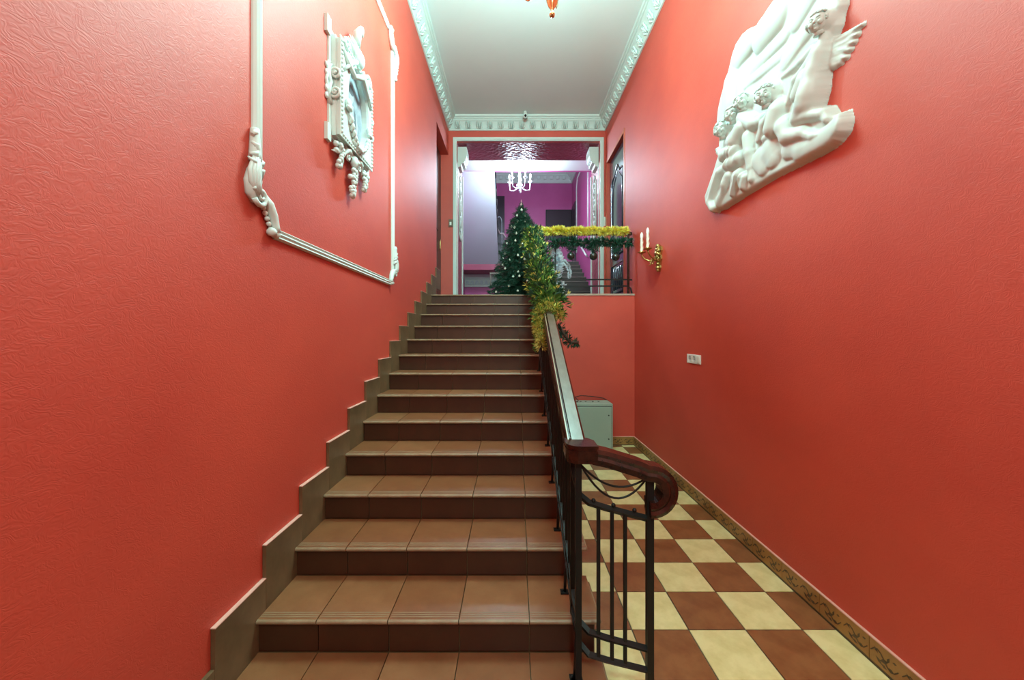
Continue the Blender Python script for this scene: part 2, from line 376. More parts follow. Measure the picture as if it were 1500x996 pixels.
m = MB().box(XR+.03, XR+.05, 6.10, 6.15, 4.3, 4.5); m.box(XR+.03, XR+.05, 6.10, 6.15, 2.5, 2.7); m.build('hinge', BLACK, d)

# ---------------------------------------------------------------- far stairwell beyond the passage
FX0, FX1, FY, FC = -1.6, 1.98, 12.9, 6.95
m = MB().box(FX0, FX1+.02, FY, FY+.1, 0, FC+.1); struct(m.build('wall_far', MAG))
m = MB().box(FX0-.1, FX0, 7.9, FY+.1, 0, FC+.1); struct(m.build('wall_far_left', MAG))
m = MB().box(FX1, FX1+.1, 7.9, FY+.1, 0, FC+.1); struct(m.build('wall_far_right', MAG))
m = MB().box(FX0, FX1, 9.47, 9.55, 5.6, FC+.1); struct(m.build('wall_above_slab', MAG))
m = MB().box(FX0, FX1, 8.08, 9.47, 5.60, 5.82); struct(m.build('ceiling_slab', WHITE))
m = MB().box(FX0, FX1, 8.08, FY, FC, FC+.1); struct(m.build('ceiling_far', WHITE))
c2 = struct(empty('trim_6'))
cornice('cove_moulding', c2, FX0, FX1, 9.55, FY, FC-.32, [(p*1.7, z*1.4) for p, z in prof], WHITE)
dm = MB().prism([(0,0),(.10,0),(.15,.11),(.0,.11)], 'x', -.05, .05).mesh('dentil', WHITE)
m = MB(); m.prism([(-.045,0),(.045,0),(.045,.10),(.03,.13),(-.03,.13),(-.045,.10)], 'y', -.14, 0); dm = m.mesh('dentil', WHITE)
for k in range(17): part('dentil', dm, (-1.45+k*.21, FY, FC-.22), c2)
m = MB().box(FX0, FX1, 11.9, FY, 3.58, 3.78); struct(m.build('floor_mid', M('plum_slab', (.36,.06,.12), .5)))
c3 = struct(empty('trim_7'))
m = MB().prism([(12.9,3.17),(12.83,3.17),(12.83,3.22),(12.86,3.24),(12.84,3.40),(12.78,3.50),(12.74,3.575),(12.9,3.575)], 'x', FX0+.001, .75); m.build('frieze_moulding', WHITE, c3)
m = MB(); m.tube([(.06*cos(t)*.8, 0, .12*sin(t)) for t in [pi*k/8 for k in range(9)]], .012, 6); m.box(-.015,.015,-.01,.01,0,.10); am = m.mesh('arch_ornament', GREYP)
for k in range(15): part('arch_ornament', am, (-1.5+k*.155, 12.83, 3.25), c3)
# flight coming down from the upper floor: sloped slab with steps above
fl = empty('upper_stair_flight', (-1.0, 9.5, 3.6)); tag(fl, 'pale sloping underside of the upper flight behind the passage, left side', 'stair flight')
m = MB(); m.prism([(9.5,5.58),(9.5,5.80),(11.9,3.99),(11.9,3.75)], 'x', FX0, -.45); local(fl, m.build('soffit_slab', GREYP, fl))
for k in range(9):
    y = 9.62+k*.25; z = 5.72-k*.185
    local(fl, MB().box(FX0, -.47, y, y+.24, z-.18, z).build('step', STONE, fl))
for k in range(9):
    y = 9.62+k*.25; z = 5.73-(y-9.5)*.765
    local(fl, MB().tube([(-.47,y,z-.02),(-.47,y,z+.35),(-.455,y,z+.45),(-.47,y,z+.9)], [.012,.012,.028,.012], 6).build('baluster', IRON, fl))
local(fl, MB().tube([(-.47,9.6,6.5),(-.47,11.8,4.82),(-.40,12.0,4.72),(-.30,12.05,4.74),(-.22,12.1,4.62)], .028, 8).build('handrail', M('pale_handrail', (.55,.52,.5), .3), fl))
# straight flight going up at the right
fs_ = empty('far_stair_flight', (1.55, 9.9, LZ)); tag(fs_, 'dark straight flight of steps rising beyond the passage, right side', 'stair flight')
for k in range(10):
    z = LZ+k*.161; y = 8.9+k*.30
    local(fs_, MB().box(1.15, FX1-.001, y, 11.89, z, z+.149, 0).box(1.15, FX1-.001, y-.02, y+.03, z+.1495, z+.161, 1).box(1.15, FX1-.001, y+.03, 11.89, z+.1495, z+.161, 0).build('step', [STONE, EDGE], fs_))
wr = empty('wall_handrail', (FX1-.06, 10.6, 3.9)); tag(wr, 'white handrail sloping down the right wall of the far stairs', 'handrail')
local(wr, MB().tube([(FX1-.07,11.2,4.25),(FX1-.07,10.0,3.62)], .025, 8).build('rail', WHITE, wr))
for y, z in ((11.1,4.2),(10.1,3.67)): local(wr, MB().tube([(FX1-.07,y,z-.02),(FX1-.001,y,z-.06)], .012, 6).build('rail_bracket', WHITE, wr))
# far doors, panel, wall moulding
d = struct(empty('door_3')); m = MB().box(-.70, -.27, FY-.06, FY, 3.78, 6.19); m.build('door_leaf', PLUMD, d)
m = MB(); m.tube([(-.45+.09*cos(t), FY-.065, 5.3+.2*sin(t)) for t in [pi*k/8 for k in range(9)]]+[(-.54,FY-.065,4.4),(-.36,FY-.065,4.4),(-.36,FY-.065,5.3)], .014, 6); m.build('raised_moulding', GREYP, d)
d = struct(empty('door_4')); m = MB().box(FX1-.04, FX1, 12.05, 12.7, 3.79, 5.75); m.build('door_leaf', PLUMD, d)
o = MB().box(1.10, 1.96, FY-.05, FY, 4.75, 5.74).build('dark_wall_panel', DARKP)
tag(o, 'dark rectangular panel on the magenta wall above the gold tinsel', 'wall panel')
m = MB().box(1.13, 1.93, FY-.055, FY-.051, 4.80, 5.70); fr = m.build('inner_field', PLUMD, o)
t8 = struct(empty('trim_8')); m = MB(); m.tube([(FX1-.01, a, b) for a, b in [(11.9,4.1),(11.9,6.1),(11.75,6.35),(10.3,6.35),(10.1,6.1),(10.1,4.1)]], .022, 6); m.build('panel_moulding', WHITE, t8)
# far chandelier
def chandelier(name, c, ceil, arms, rad, lab, bulbmat, metal, drop=.35, scale=1.0, bulbz=.1):
    e = empty(name, c); tag(e, lab, 'chandelier')
    L = lambda o: o
    m = MB().lathe([(0,-.42),(.018,-.415),(.022,-.40),(.016,-.385),(.008,-.375),(.012,-.36),(.03,-.335),(.042,-.30),(.046,-.28),(.052,-.265),(.05,-.255),(.03,-.245),(.028,-.235),(.05,-.22),(.075,-.19),(.088,-.15),(.09,-.12),(.07,-.09),(.04,-.07),(.025,-.03),(.02,.1),(.035,.16),(.03,.22),(.012,.26),(.012,.3)], n=28)
    if arms == 5: m.v = [(a*.8, b*.8, c*(.45 if c < 0 else 1)) for a, b, c in m.v]
    m.build('stem', metal, e)
    MB().tube([(0,0,.28),(0,0,ceil-c[2]-.05)], .008, 8).lathe([(.02,ceil-c[2]-.12),(.06,ceil-c[2]-.04),(.07,ceil-c[2]),(0,ceil-c[2])]).build('hanging_rod', metal, e)
    am = MB().tube([(.06,0,-.13),(.14,0,-.17),(.24,0,-.15),(rad*.97,0,-.06),(rad,0,.02)], [.014,.012,.010,.010,.012], 8).lathe([(.01,.01),(.045,.03),(.05,.045),(.0,.04)], (rad,0,0), 14).mesh('arm', metal)
    cm = MB().lathe([(.016,0),(.016,.09),(.012,.095),(.0,.095)], (rad,0,.04), 12).mesh('candle_tube', IVORY)
    bm_ = MB().lathe([(.0,.005),(.014,.01),(.022,.035),(.018,.065),(.006,.095),(0,.1)], (rad,0,.135), 12).mesh('bulb', bulbmat)
    for k in range(arms):
        a = k*2*pi/arms+(.3 if arms == 6 else .2)
        ar = part('arm', am, (0,0,0), e, (0,0,a)); part('candle_tube', cm, (0,0,0), ar); part('bulb', bm_, (0,0,0), ar)
    return e
ch = chandelier('hall_chandelier', (.30, 2.94, 4.42), HC, 6, .34, 'brass chandelier above the stairs, only its turned bottom finial in view', BULBW, BRASS)
ch2 = chandelier('stairwell_chandelier', (.16, 9.0, 5.12), 5.6, 5, .26, 'glowing branched chandelier in the stairwell beyond the passage', BULB, GREYP)

# ---------------------------------------------------------------- wall panel mouldings on left wall
def Lw(u, v, wd): return (XL+wd, u, v)
t9 = struct(empty('trim_9'))
mp_ = [(-.028,0),(-.028,.010),(-.020,.022),(-.010,.016),(0,.024),(.010,.016),(.020,.022),(.028,.010),(.028,0)]
def mould(path, name):      # flat moulding on the left wall following (u,v) points
    m = MB(); K = len(path); n = len(mp_); vs = []
    P = [Vector(p) for p in path]
    for i in range(K):
        tin = (P[i]-P[i-1]).normalized() if i else (P[1]-P[0]).normalized(); tout = (P[i+1]-P[i]).normalized() if i < K-1 else tin
        t = (tin+tout).normalized(); nn = Vector((-t.y, t.x)); sc = 1/max(.4, t.dot(tout))
        for a, b in mp_: q = P[i]+nn*a*sc; vs.append(Lw(q.x, q.y, b))
    m.add(vs, [(i*n+k, i*n+k+1, (i+1)*n+k+1, (i+1)*n+k) for i in range(K-1) for k in range(n-1)], 0)
    return m.build(name, WHITE, t9)
ZT, ZBm, UN, UF = 4.56, 2.095, 1.815, 3.87
mould([(UN, 2.30), (UN, 4.36)], 'near_moulding')
mould([(UN+.13, ZBm), (UF-.08, ZBm)], 'bottom_moulding')
mould([(UF, 2.17), (UF, 4.42)], 'far_moulding')
mould([(UN+.15, ZT), (UF-.15, ZT)], 'top_moulding')
def volute(m, cu, cv, r0, turns, a0, sgn=1, th=.014, w0=.02, f=Lw, wamp=.01, end=.18):
    K = int(14*turns); pts = []; rs = []
    for k in range(K+1):
        t = k/K; r = r0*(1-t*(1-end)); a = a0+sgn*2*pi*turns*t
        pts.append(f(cu+r*cos(a), cv+r*sin(a), w0+wamp*t)); rs.append(th*(1-.35*t))
    m.tube(pts, rs, 7)
    m.ball(f(cu, cv, w0+wamp), th*.95, 8)
    return m
def leaf(m, u0, v0, u1, v1, bend=.3, wd=.018, w0=.016, f=Lw, lift=.018):
    a = Vector((u0,v0)); b = Vector((u1,v1)); d = b-a; p = Vector((-d.y, d.x))*bend
    pts = []; rs = []
    for k in range(6):
        t = k/5; q = a+d*t+p*sin(pi*t); pts.append(f(q.x, q.y, w0+lift*sin(pi*t))); rs.append(wd*(.55+.6*sin(pi*min(1,t*1.2)))*(1-.7*t**3))
    m.tube(pts, rs, 6); return m
def corner_orn(cu, cv, su, sv, name, tiny=1):
    # acanthus S-scroll joining a vertical and a horizontal moulding; su,sv point inward
    m = MB(); g = lambda u, v, wd: Lw(cu+su*u*tiny, cv+sv*v*tiny, wd)
    m.tube([g(-.02+.0*k, .44-.03*k, .020) for k in range(6)], [.020,.022,.024,.026,.028,.030], 7)
    pts = [(-.005,.30),(-.035,.24),(-.05,.19),(-.045,.14),(-.015,.11)]
    m.tube([g(a,b,.016) for a,b in pts], [.016,.022,.026,.024,.018], 8)
    for q in range(7):
        o_ = (q-3)/3; m.tube([g(.0+o_*.010,.345-.008*abs(q-3),.030), g(-.022+o_*.022,.30,.040-.010*o_*o_), g(-.040+o_*.034,.235,.048-.016*o_*o_), g(-.040+o_*.030,.18,.048-.014*o_*o_), g(-.012+o_*.018,.125,.040)], [.004,.008,.0095,.009,.005], 6)
    K = 20; m.tube([g(-.0+ .045*(1-k/K*.8)*cos(3.6+k/K*8.5), .135+.045*(1-k/K*.8)*sin(3.6+k/K*8.5), .03+.01*k/K) for k in range(K+1)], [.013*(1-.3*k/K) for k in range(K+1)], 7)
    m.tube([g(a,b,.022) for a,b in [(.03,.15),(.075,.12),(.105,.075),(.125,.03),(.13,0)]], [.018,.026,.026,.022,.026], 8)
    m.tube([g(a,b,.030) for a,b in [(.045,.14),(.088,.112),(.118,.07),(.138,.02)]], .007, 6)
    for q in range(4): m.tube([g(.0-.01*q,.29-.045*q,.03), g(-.055,.275-.04*q,.040), g(-.074+.004*q,.29-.045*q,.022)], [.009,.011,.003], 6)
    for k in range(5): m.ball(g(.045+.014*k, .098-.022*k, .016), .013, 7)
    for k, (a, b) in enumerate(((-.045,.37),(-.06,.31),(.02,.27),(.022,.22))):
        m.tube([g(-.015,.31-.02*k,.024), g((a-.015)/2, (b+.31-.02*k)/2+.02, .036), g(a,b,.02)], [.012,.016,.006], 7)
    m.tube([g(-.0,.40,.02),g(-.035,.42,.03),g(-.05,.40,.026)], [.010,.014,.009], 7)
    m.ball(g(.10,-.005,.022), (.026,.024,.022), 9); m.ball(g(.13,-.01,.022), (.024,.02,.02), 9)
    return m.build(name, WHITE, t9)
corner_orn(UN-.01, ZBm, 1, 1, 'corner_scroll'); corner_orn(UF+.01, ZBm, -1, 1, 'corner_scroll', .85)
corner_orn(UN-.01, ZT, 1, -1, 'corner_scroll'); corner_orn(UF+.01, ZT, -1, -1, 'corner_scroll', .95)

# ---------------------------------------------------------------- ornate framed oval portrait on left wall
pf = empty('framed_portrait', (XL, 2.84, 3.235)); tag(pf, 'deep white baroque plaster frame holding a grey oval portrait', 'picture frame')
def PF(o): return local(pf, o)
u0, u1, v0, v1 = 2.55, 3.13, 2.905, 3.57; UC, VC = 2.84, 3.235
m = MB(); m.box(XL, XL+.012, u0-.03, u1+.03, v0-.02, v1+.03)
for (a,b) in ((u0-.07,v1-.03),(u1+.02,v1-.03),(u0-.07,v0-.06),(u1+.02,v0-.06)): m.box(XL, XL+.022, a, a+.05, b, b+.11)
PF(m.build('back_plate', WHITE, pf))
# box frame with oval hole
m = MB(); K = 40; D = .075
ov = [(UC+.182*cos(2*pi*k/K), VC+.272*sin(2*pi*k/K)) for k in range(K)]
def sq(k):
    a = 2*pi*k/K; c, s_ = cos(a), sin(a); t = min(1/abs(c) if abs(c) > 1e-6 else 9e9, 1/abs(s_) if abs(s_) > 1e-6 else 9e9)
    return (UC+.29*c*t, VC+.3325*s_*t)
sqr = [sq(k) for k in range(K)]
rings = [[(a,b,.0) for a,b in sqr], [(a,b,D*.55) for a,b in sqr], [(UC+(a-UC)*.965, VC+(b-VC)*.965, D*.65) for a,b in sqr], [(UC+(a-UC)*.965, VC+(b-VC)*.965, D*.85) for a,b in sqr], [(a,b,D*.9) for a,b in sqr], [(a,b,D) for a,b in sqr], [(UC+(a-UC)*1.09, VC+(b-VC)*1.06, D*.94) for a,b in ov], [(UC+(a-UC)*1.03, VC+(b-VC)*1.03, D*1.12) for a,b in ov], [(a,b,D*.9) for a,b in ov], [(a,b,D*.35) for a,b in ov]]
vs = [Lw(*p) for r in rings for p in r]
m.add(vs, [(i*K+k, i*K+(k+1)%K, (i+1)*K+(k+1)%K, (i+1)*K+k) for i in range(len(rings)-1) for k in range(K)], 0)
PF(m.build('box_frame', WHITE, pf))
m = MB(); m.add([Lw(a,b,D*.4) for a,b in ov], [tuple(range(K))], 0)
def flat(pts, mi, dz): m.add([Lw(UC+a, VC+b, D*.4+dz) for a,b in pts], [tuple(range(len(pts)))], mi)
el = lambda cx, cy, rx, ry, n=14: [(cx+rx*cos(2*pi*k/n), cy+ry*sin(2*pi*k/n)) for k in range(n)]
flat([(-.12,-.14),(-.10,-.02),(-.05,.03),(.02,.035),(.07,.0),(.10,-.08),(.08,-.21),(0,-.25),(-.07,-.22)], 1, .0006)
flat(el(-.015,.095,.038,.052), 1, .0012); flat(el(-.02,.13,.045,.035), 2, .0018); flat([(.02,.03),(.06,.0),(.075,-.12),(.04,-.10)], 2, .0018); flat([(-.08,-.05),(-.03,-.10),(.05,-.12),(.04,-.15),(-.05,-.14)], 2, .0018); flat(el(.07,-.17,.03,.025), 1, .002)
pic = PF(m.build('oval_portrait', [GREY1, GREY2, GREY3], pf)); pic['label'] = 'grey oval picture of a seated figure'
m = MB()      # beaded edge
for k in range(22):
    for uu in (u0+.018, u1-.018): m.ball(Lw(uu, v0+.03+k*(v1-v0-.06)/21, D*1.02), .011, 6)
for k in range(17):
    for vv in (v0+.018, v1-.018): m.ball(Lw(u0+.04+k*(u1-u0-.08)/16, vv, D*1.02), .010, 6)
b = PF(m.build('beading', WHITE, pf)); b['kind'] = 'stuff'
m = MB()      # side scrolls
for sg, uu in ((-1, u0), (1, u1)):      # paired volutes on the side faces of the box, leafy spine against the wall
    m = MB(); fs = lambda a_, b_, c_: (XL+a_, uu+sg*c_, b_)
    volute(m, .045, VC+.065, .038, 1.5, pi*.9, -1, .011, .010, f=fs); volute(m, .045, VC-.055, .038, 1.5, -pi*.9, 1, .011, .010, f=fs)
    m.tube([fs(.02,VC+.13,.0), fs(.008,VC+.11,.02), fs(.012,VC+.04,.03), fs(.02,VC+.005,.02), fs(.012,VC-.03,.03), fs(.008,VC-.10,.02), fs(.02,VC-.13,.0)], [.008,.014,.016,.013,.016,.014,.008], 8)
    for k in range(5): m.ball(fs(.006, VC+.10-k*.05, .05), (.012,.018,.022), 7)
    m.tube([fs(.006,VC+.14,.02), fs(.008,VC,.055), fs(.006,VC-.14,.02)], .012, 6)
    PF(m.build('side_scroll', WHITE, pf))
m = MB()      # crest: shell and mask over the top edge
for k in range(7):
    a = radians(35+k*18.5); leaf(m, UC+.02*cos(a), 3.60, UC+.15*cos(a), 3.60+.15*sin(a), .08, .020, .05)
m.ball(Lw(UC, 3.60, D+.01), (.035,.055,.06), 10); 
for k in range(7): m.ball(Lw(UC-.09+.03*k, 3.665+.012*sin(k*2.1), D-.005), .02, 7)
m.tube([Lw(UC-.25,3.50,D),Lw(UC-.12,3.40,D+.02),Lw(UC,3.47,D+.03),Lw(UC+.12,3.40,D+.02),Lw(UC+.25,3.50,D)], [.012,.022,.026,.022,.012], 8)
volute(m, UC-.2, 3.56, .05, 1.3, 0, 1, .014, D); volute(m, UC+.2, 3.56, .05, 1.3, pi, -1, .014, D)
m.tube([Lw(UC,3.70,.06),Lw(UC-.015,3.78,.075),Lw(UC+.01,3.83,.09),Lw(UC+.05,3.81,.085)], [.03,.032,.026,.012], 8)
for sg in (-1,1): m.tube([Lw(UC+sg*.05,3.55,D+.01),Lw(UC+sg*.12,3.50,D+.012),Lw(UC+sg*.24,3.37,D+.004)], [.016,.018,.010], 7)
PF(m.build('shell_crest', WHITE, pf))
m = MB()      # oval inner garland
for sg in (-1,1):
    for k in range(5):
        a = -1.35+k*.17; leaf(m, UC+sg*.195*cos(a), VC+.30*sin(a), UC+sg*.195*cos(a+.25), VC+.30*sin(a+.25), .2*sg, .016, D)
    m.ball(Lw(UC+sg*.19, VC-.07, D+.01), (.02,.035,.04), 8); m.ball(Lw(UC+sg*.19, VC-.10, D+.015), (.02,.04,.018), 8)
m.tube([Lw(UC-.10,VC-.27,D),Lw(UC,VC-.30,D+.015),Lw(UC+.10,VC-.27,D)], [.012,.02,.012], 7)
PF(m.build('inner_garland', WHITE, pf))
m = MB(); random.seed(5)      # hanging fruit drops and mask below
for cu, top, h in ((2.62,2.86,.14),(2.84,2.80,.20),(3.06,2.86,.14)):
    for k in range(int(h*170)):
        t = random.random(); r = .045*(1-t)**.6+.008; a = random.random()*2*pi
        m.ball(Lw(cu+r*cos(a), top-t*h, .03+.5*r*abs(sin(a))), .015+.006*random.random(), 7)
for sg in (-1,1):
    leaf(m, UC+sg*.02,2.87, UC+sg*.16,2.80, sg*.35, .022, .03); leaf(m, UC+sg*.22,2.90, UC+sg*.30,2.80, -.3*sg, .02, .02); volute(m, UC+sg*.10, 2.85, .035, 1.2, pi/2, sg, .012, .035)
m.ball(Lw(UC,2.845,.05), (.03,.045,.05), 9); m.tube([Lw(UC,2.86,.07),Lw(UC,2.83,.085)], [.006,.011], 6)
m.prism([(2.70,2.90),(2.98,2.90),(2.94,2.86),(2.74,2.86)], 'x', XL, XL+.05)
PF(m.build('fruit_drops', WHITE, pf))

# ---------------------------------------------------------------- cherub relief on right wall (heightfield sculpture, split by figure)
OUT=[(3.357,2.641),(3.44,2.74),(3.452,2.817),(3.369,2.906),(3.278,3.004),(3.213,3.089),(3.213,3.231),(3.245,3.362),(3.224,3.464),(3.181,3.552),(3.13,3.62),(3.071,3.685),(3.023,3.764),(2.959,3.823),(2.872,3.838),(2.774,3.79),(2.712,3.76),(2.624,3.741),(2.569,3.727),(2.542,3.786),(2.503,3.884),(2.44,3.956),(2.296,3.877),(2.144,3.707),(2.041,3.514),(2.011,3.397),(2.007,3.305),(2.028,3.269),(2.037,3.222),(2.067,3.184),(2.098,3.142),(2.14,3.097),(2.14,2.984),(2.149,2.876),(2.168,2.83),(2.098,2.764),(2.041,2.757),(1.991,2.746),(1.975,2.684),(1.991,2.633),(2.041,2.602),(2.107,2.59),(2.323,2.603),(2.569,2.62),(2.915,2.615),(3.151,2.609)]
G = {
'cloud': [(2.741,3.459,.04,2.422,3.455,.05),(2.822,3.405,.03,2.327,3.337,.04),(3.017,3.398,.09,2.999,3.545,.1),(2.89,3.678,.1,2.781,3.688,.1),(2.606,3.62,.12,2.491,3.631,.12),(2.31,3.463,.06,2.13,3.542,.08),(2.397,3.279,.05,2.204,3.337,.05),(1.998,2.725,.03,2.01,2.672,.06),(2.01,2.672,.06,2.10,2.655,.055),(2.10,2.655,.055,2.28,2.671,.06),(2.548,2.799,.085,2.521,2.74,.07),(2.618,2.721,.06,2.662,2.796,.07),(2.371,2.731,.07,2.28,2.695,.06)],
'horse': [(3.20,3.115,.02,3.094,3.004,.045),(3.074,3.028,.05,2.923,2.978,.07),(2.997,2.906,.06,2.871,2.891,.06),(3.156,2.909,.05,3.309,2.727,.04),(3.309,2.727,.04,3.264,2.653,.035),(3.016,2.818,.05,3.177,2.659,.03),(2.888,2.776,.055,2.969,2.673,.035),(2.82,2.728,.05,2.836,2.674,.04)],
'a': [(3.035,3.203,.068,3.045,3.197,.068),(3.03,3.15,.03,2.98,3.10,.04),(2.99,3.08,.05,2.90,3.04,.07),(2.906,3.051,.075,2.82,3.098,.07),(2.77,3.003,.05,2.754,2.877,.045),(2.754,2.877,.045,2.746,2.776,.034),(2.746,2.757,.03,2.739,2.685,.032)],
'b': [(2.906,3.247,.062,2.906,3.242,.062),(2.787,3.268,.06,2.787,3.264,.06),(2.88,3.18,.03,2.83,3.16,.04),(2.82,3.168,.06,2.707,3.067,.055),(2.906,3.098,.02,2.633,3.044,.042)],
'c': [(2.508,3.147,.072,2.521,3.140,.07),(2.47,3.08,.035,2.455,3.04,.045),(2.444,3.0,.075,2.482,2.917,.075),(2.394,2.904,.045,2.495,2.888,.038),(2.495,2.888,.036,2.59,2.897,.03),(2.59,3.002,.04,2.647,2.921,.034),(2.50,3.03,.045,2.59,3.0,.04),(2.394,2.87,.065,2.359,2.792,.055),(2.371,2.798,.055,2.258,2.761,.046),(2.258,2.761,.042,2.176,2.70,.03),(2.171,2.698,.028,2.132,2.685,.026)],
'd': [(2.095,3.283,.058,2.101,3.278,.058),(2.105,3.217,.028,2.115,3.165,.034),(2.135,3.136,.05,2.165,3.06,.055),(2.165,3.06,.055,2.185,2.992,.065),(2.19,2.967,.068,2.212,2.906,.068),(2.200,2.944,.072,2.28,2.865,.052),(2.28,2.857,.048,2.216,2.845,.042),(2.216,2.841,.042,2.118,2.797,.031),(2.109,2.792,.028,2.085,2.745,.026),(2.145,3.141,.042,2.298,3.105,.033),(2.307,3.104,.032,2.372,3.012,.026),(2.165,3.19,.034,2.263,3.184,.028),(2.263,3.184,.028,2.43,3.205,.018),(2.23,3.059,.055,2.281,3.002,.052)],
'wing': [(2.085,3.165,.022,1.923,3.127,.012),(2.088,3.146,.022,1.948,3.1,.012),(2.091,3.127,.022,1.968,3.076,.012),(2.094,3.107,.022,1.991,3.054,.012),(2.097,3.088,.022,2.014,3.031,.012),(2.1,3.069,.022,2.046,3.025,.012),(2.103,3.049,.022,2.074,3.027,.012),(2.06,3.15,.014,1.97,3.125,.008),(2.065,3.12,.014,1.985,3.10,.008),(2.07,3.095,.014,2.0,3.07,.008)]}
HEADS = [('a',3.04,3.20,.068),('b',2.906,3.244,.062),('b',2.787,3.266,.06),('c',2.515,3.143,.071),('d',2.098,3.28,.058)]
STEP = .005
U = np.arange(1.88, 3.50, STEP); V = np.arange(2.54, 3.99, STEP); UU, VV = np.meshgrid(U, V, indexing='ij')
def seg(a, b, c, d):
    px, py, bx, by = UU-a, VV-b, c-a, d-b; L2 = bx*bx+by*by+1e-12
    t = np.clip((px*bx+py*by)/L2, 0, 1); return np.hypot(px-bx*t, py-by*t), t
inside = np.zeros(UU.shape, bool); dist = np.full(UU.shape, 9.)
for i in range(len(OUT)):
    a, b = OUT[i]; c, d_ = OUT[(i+1) % len(OUT)]
    dist = np.minimum(dist, seg(a, b, c, d_)[0])
    cond = ((b > VV) != (d_ > VV)) & (UU < (c-a)*(VV-b)/(d_-b+1e-12)+a); inside ^= cond
sd = np.where(inside, dist, -dist)
base = np.where(sd > 0, .05*np.sqrt(np.clip(1-(1-np.clip(sd/.035, 0, 1))**2, 0, 1)), -.02)
base += np.where(sd > 0, .006*np.sin(UU*14+VV*17+1.5*np.sin(UU*9))*np.clip(sd/.08, 0, 1), 0)
names = ['cloud','horse','a','b','c','d','wing']; hs = []
for g in names:
    k = 130.; acc = np.zeros(UU.shape)
    prims = [(p, .0) for p in G[g]]
    for (a, b, r0, c, d_, r1), off in prims:
        dd, t = seg(a, b, c, d_); r = r0+(r1-r0)*t
        flatn = .55 if g == 'cloud' else (.75 if g == 'wing' else 1.15)
        bb = .045 if g not in ('wing','cloud') else (.012 if g == 'wing' else .035)
        hgt = bb+flatn*np.sqrt(np.clip(r*r-dd*dd, 0, None)) - np.where(dd > r, (dd-r)*6+.02, 0)
        acc += np.exp(np.clip(k*hgt, -40, 40))
    hs.append(np.log(acc)/k)
# faces and curls on the heads
for g, cu, cv, r in HEADS:
    i = names.index(g); top = .045+1.15*r
    def bump(u, v, rr, amp, el=1.0):
        q = ((UU-u)/rr)**2+((VV-v)/(rr*el))**2; return amp*np.exp(-q*1.6)
    fu = cu+.15*r
    hs[i] += bump(fu, cv-.12*r, .14*r, .36*r, 1.9)+bump(fu, cv-.72*r, .26*r, .26*r)+bump(fu, cv-.46*r, .2*r, .20*r, .5)
    for s2 in (-1, 1): hs[i] += bump(fu+s2*.34*r, cv+.10*r, .16*r, -.42*r, .7)+bump(fu+s2*.42*r, cv-.32*r, .24*r, .2*r)+bump(fu+s2*.34*r, cv+.11*r, .09*r, .12*r)
# horse mane and hand creases: fine ripples
i = names.index('horse'); hs[i] += np.where(hs[i] > .03, .006*np.sin(UU*75+VV*38+2.5*np.sin(VV*23+UU*11)), 0)
i = names.index('wing'); hs[i] += np.where(hs[i] > .01, .0025*np.sin(VV*420-UU*120), 0)
i = names.index('cloud'); cl = np.maximum(base, np.where(sd > .01, hs[i], -1)); cl = np.where((sd > .01) & (hs[i] > 0), np.log(np.exp(60*base)+np.exp(60*np.clip(hs[i],-.3,1)))/60, cl)
hs[i] = cl
H = np.stack(hs); who = H.argmax(0); top = H.max(0)
for _ in range(2):
    Ts = top.copy(); Ts[1:-1,1:-1] = (top[1:-1,1:-1]*2+top[:-2,1:-1]+top[2:,1:-1]+top[1:-1,:-2]+top[1:-1,2:])/6; top = Ts
valid = top > .0
Wd = np.clip(top, .0006, .20)
relief = empty('cherub_relief', (XR, 2.65, 3.1)); tag(relief, 'large white plaster relief of winged cherubs riding a cloud, hung high on right wall', 'wall relief')
pn = {'cloud':'cloud_slab','horse':'animal_figure','a':'cherub_figure','b':'cherub_figure','c':'cherub_figure','d':'cherub_figure','wing':'feathered_wing'}
nu, nv = UU.shape
vc = valid[:-1,:-1] & valid[1:,:-1] & valid[:-1,1:] & valid[1:,1:]
edge = (valid[:-1,:-1] | valid[1:,:-1] | valid[:-1,1:] | valid[1:,1:])
for gi, g in enumerate(names):
    sel = edge & (who[:-1,:-1] == gi); ii, jj = np.nonzero(sel)
    if len(ii) == 0: continue
    quads = np.stack([ii*nv+jj, ii*nv+jj+1, (ii+1)*nv+jj+1, (ii+1)*nv+jj], 1)
    uq, inv = np.unique(quads, return_inverse=True); inv = inv.reshape(quads.shape)
    a, b = uq//nv, uq % nv
    co = [(XR-float(Wd[x, y_])-.0, float(U[x]), float(V[y_])) for x, y_ in zip(a, b)]
    me = bpy.data.meshes.new(pn[g]); me.from_pydata(co, [], inv.tolist()); me.materials.append(WHITE)
    me.polygons.foreach_set('use_smooth', [True]*len(me.polygons)); me.update()
    o = bpy.data.objects.new(pn[g], me); C.objects.link(o); o.parent = relief; local(relief, o)

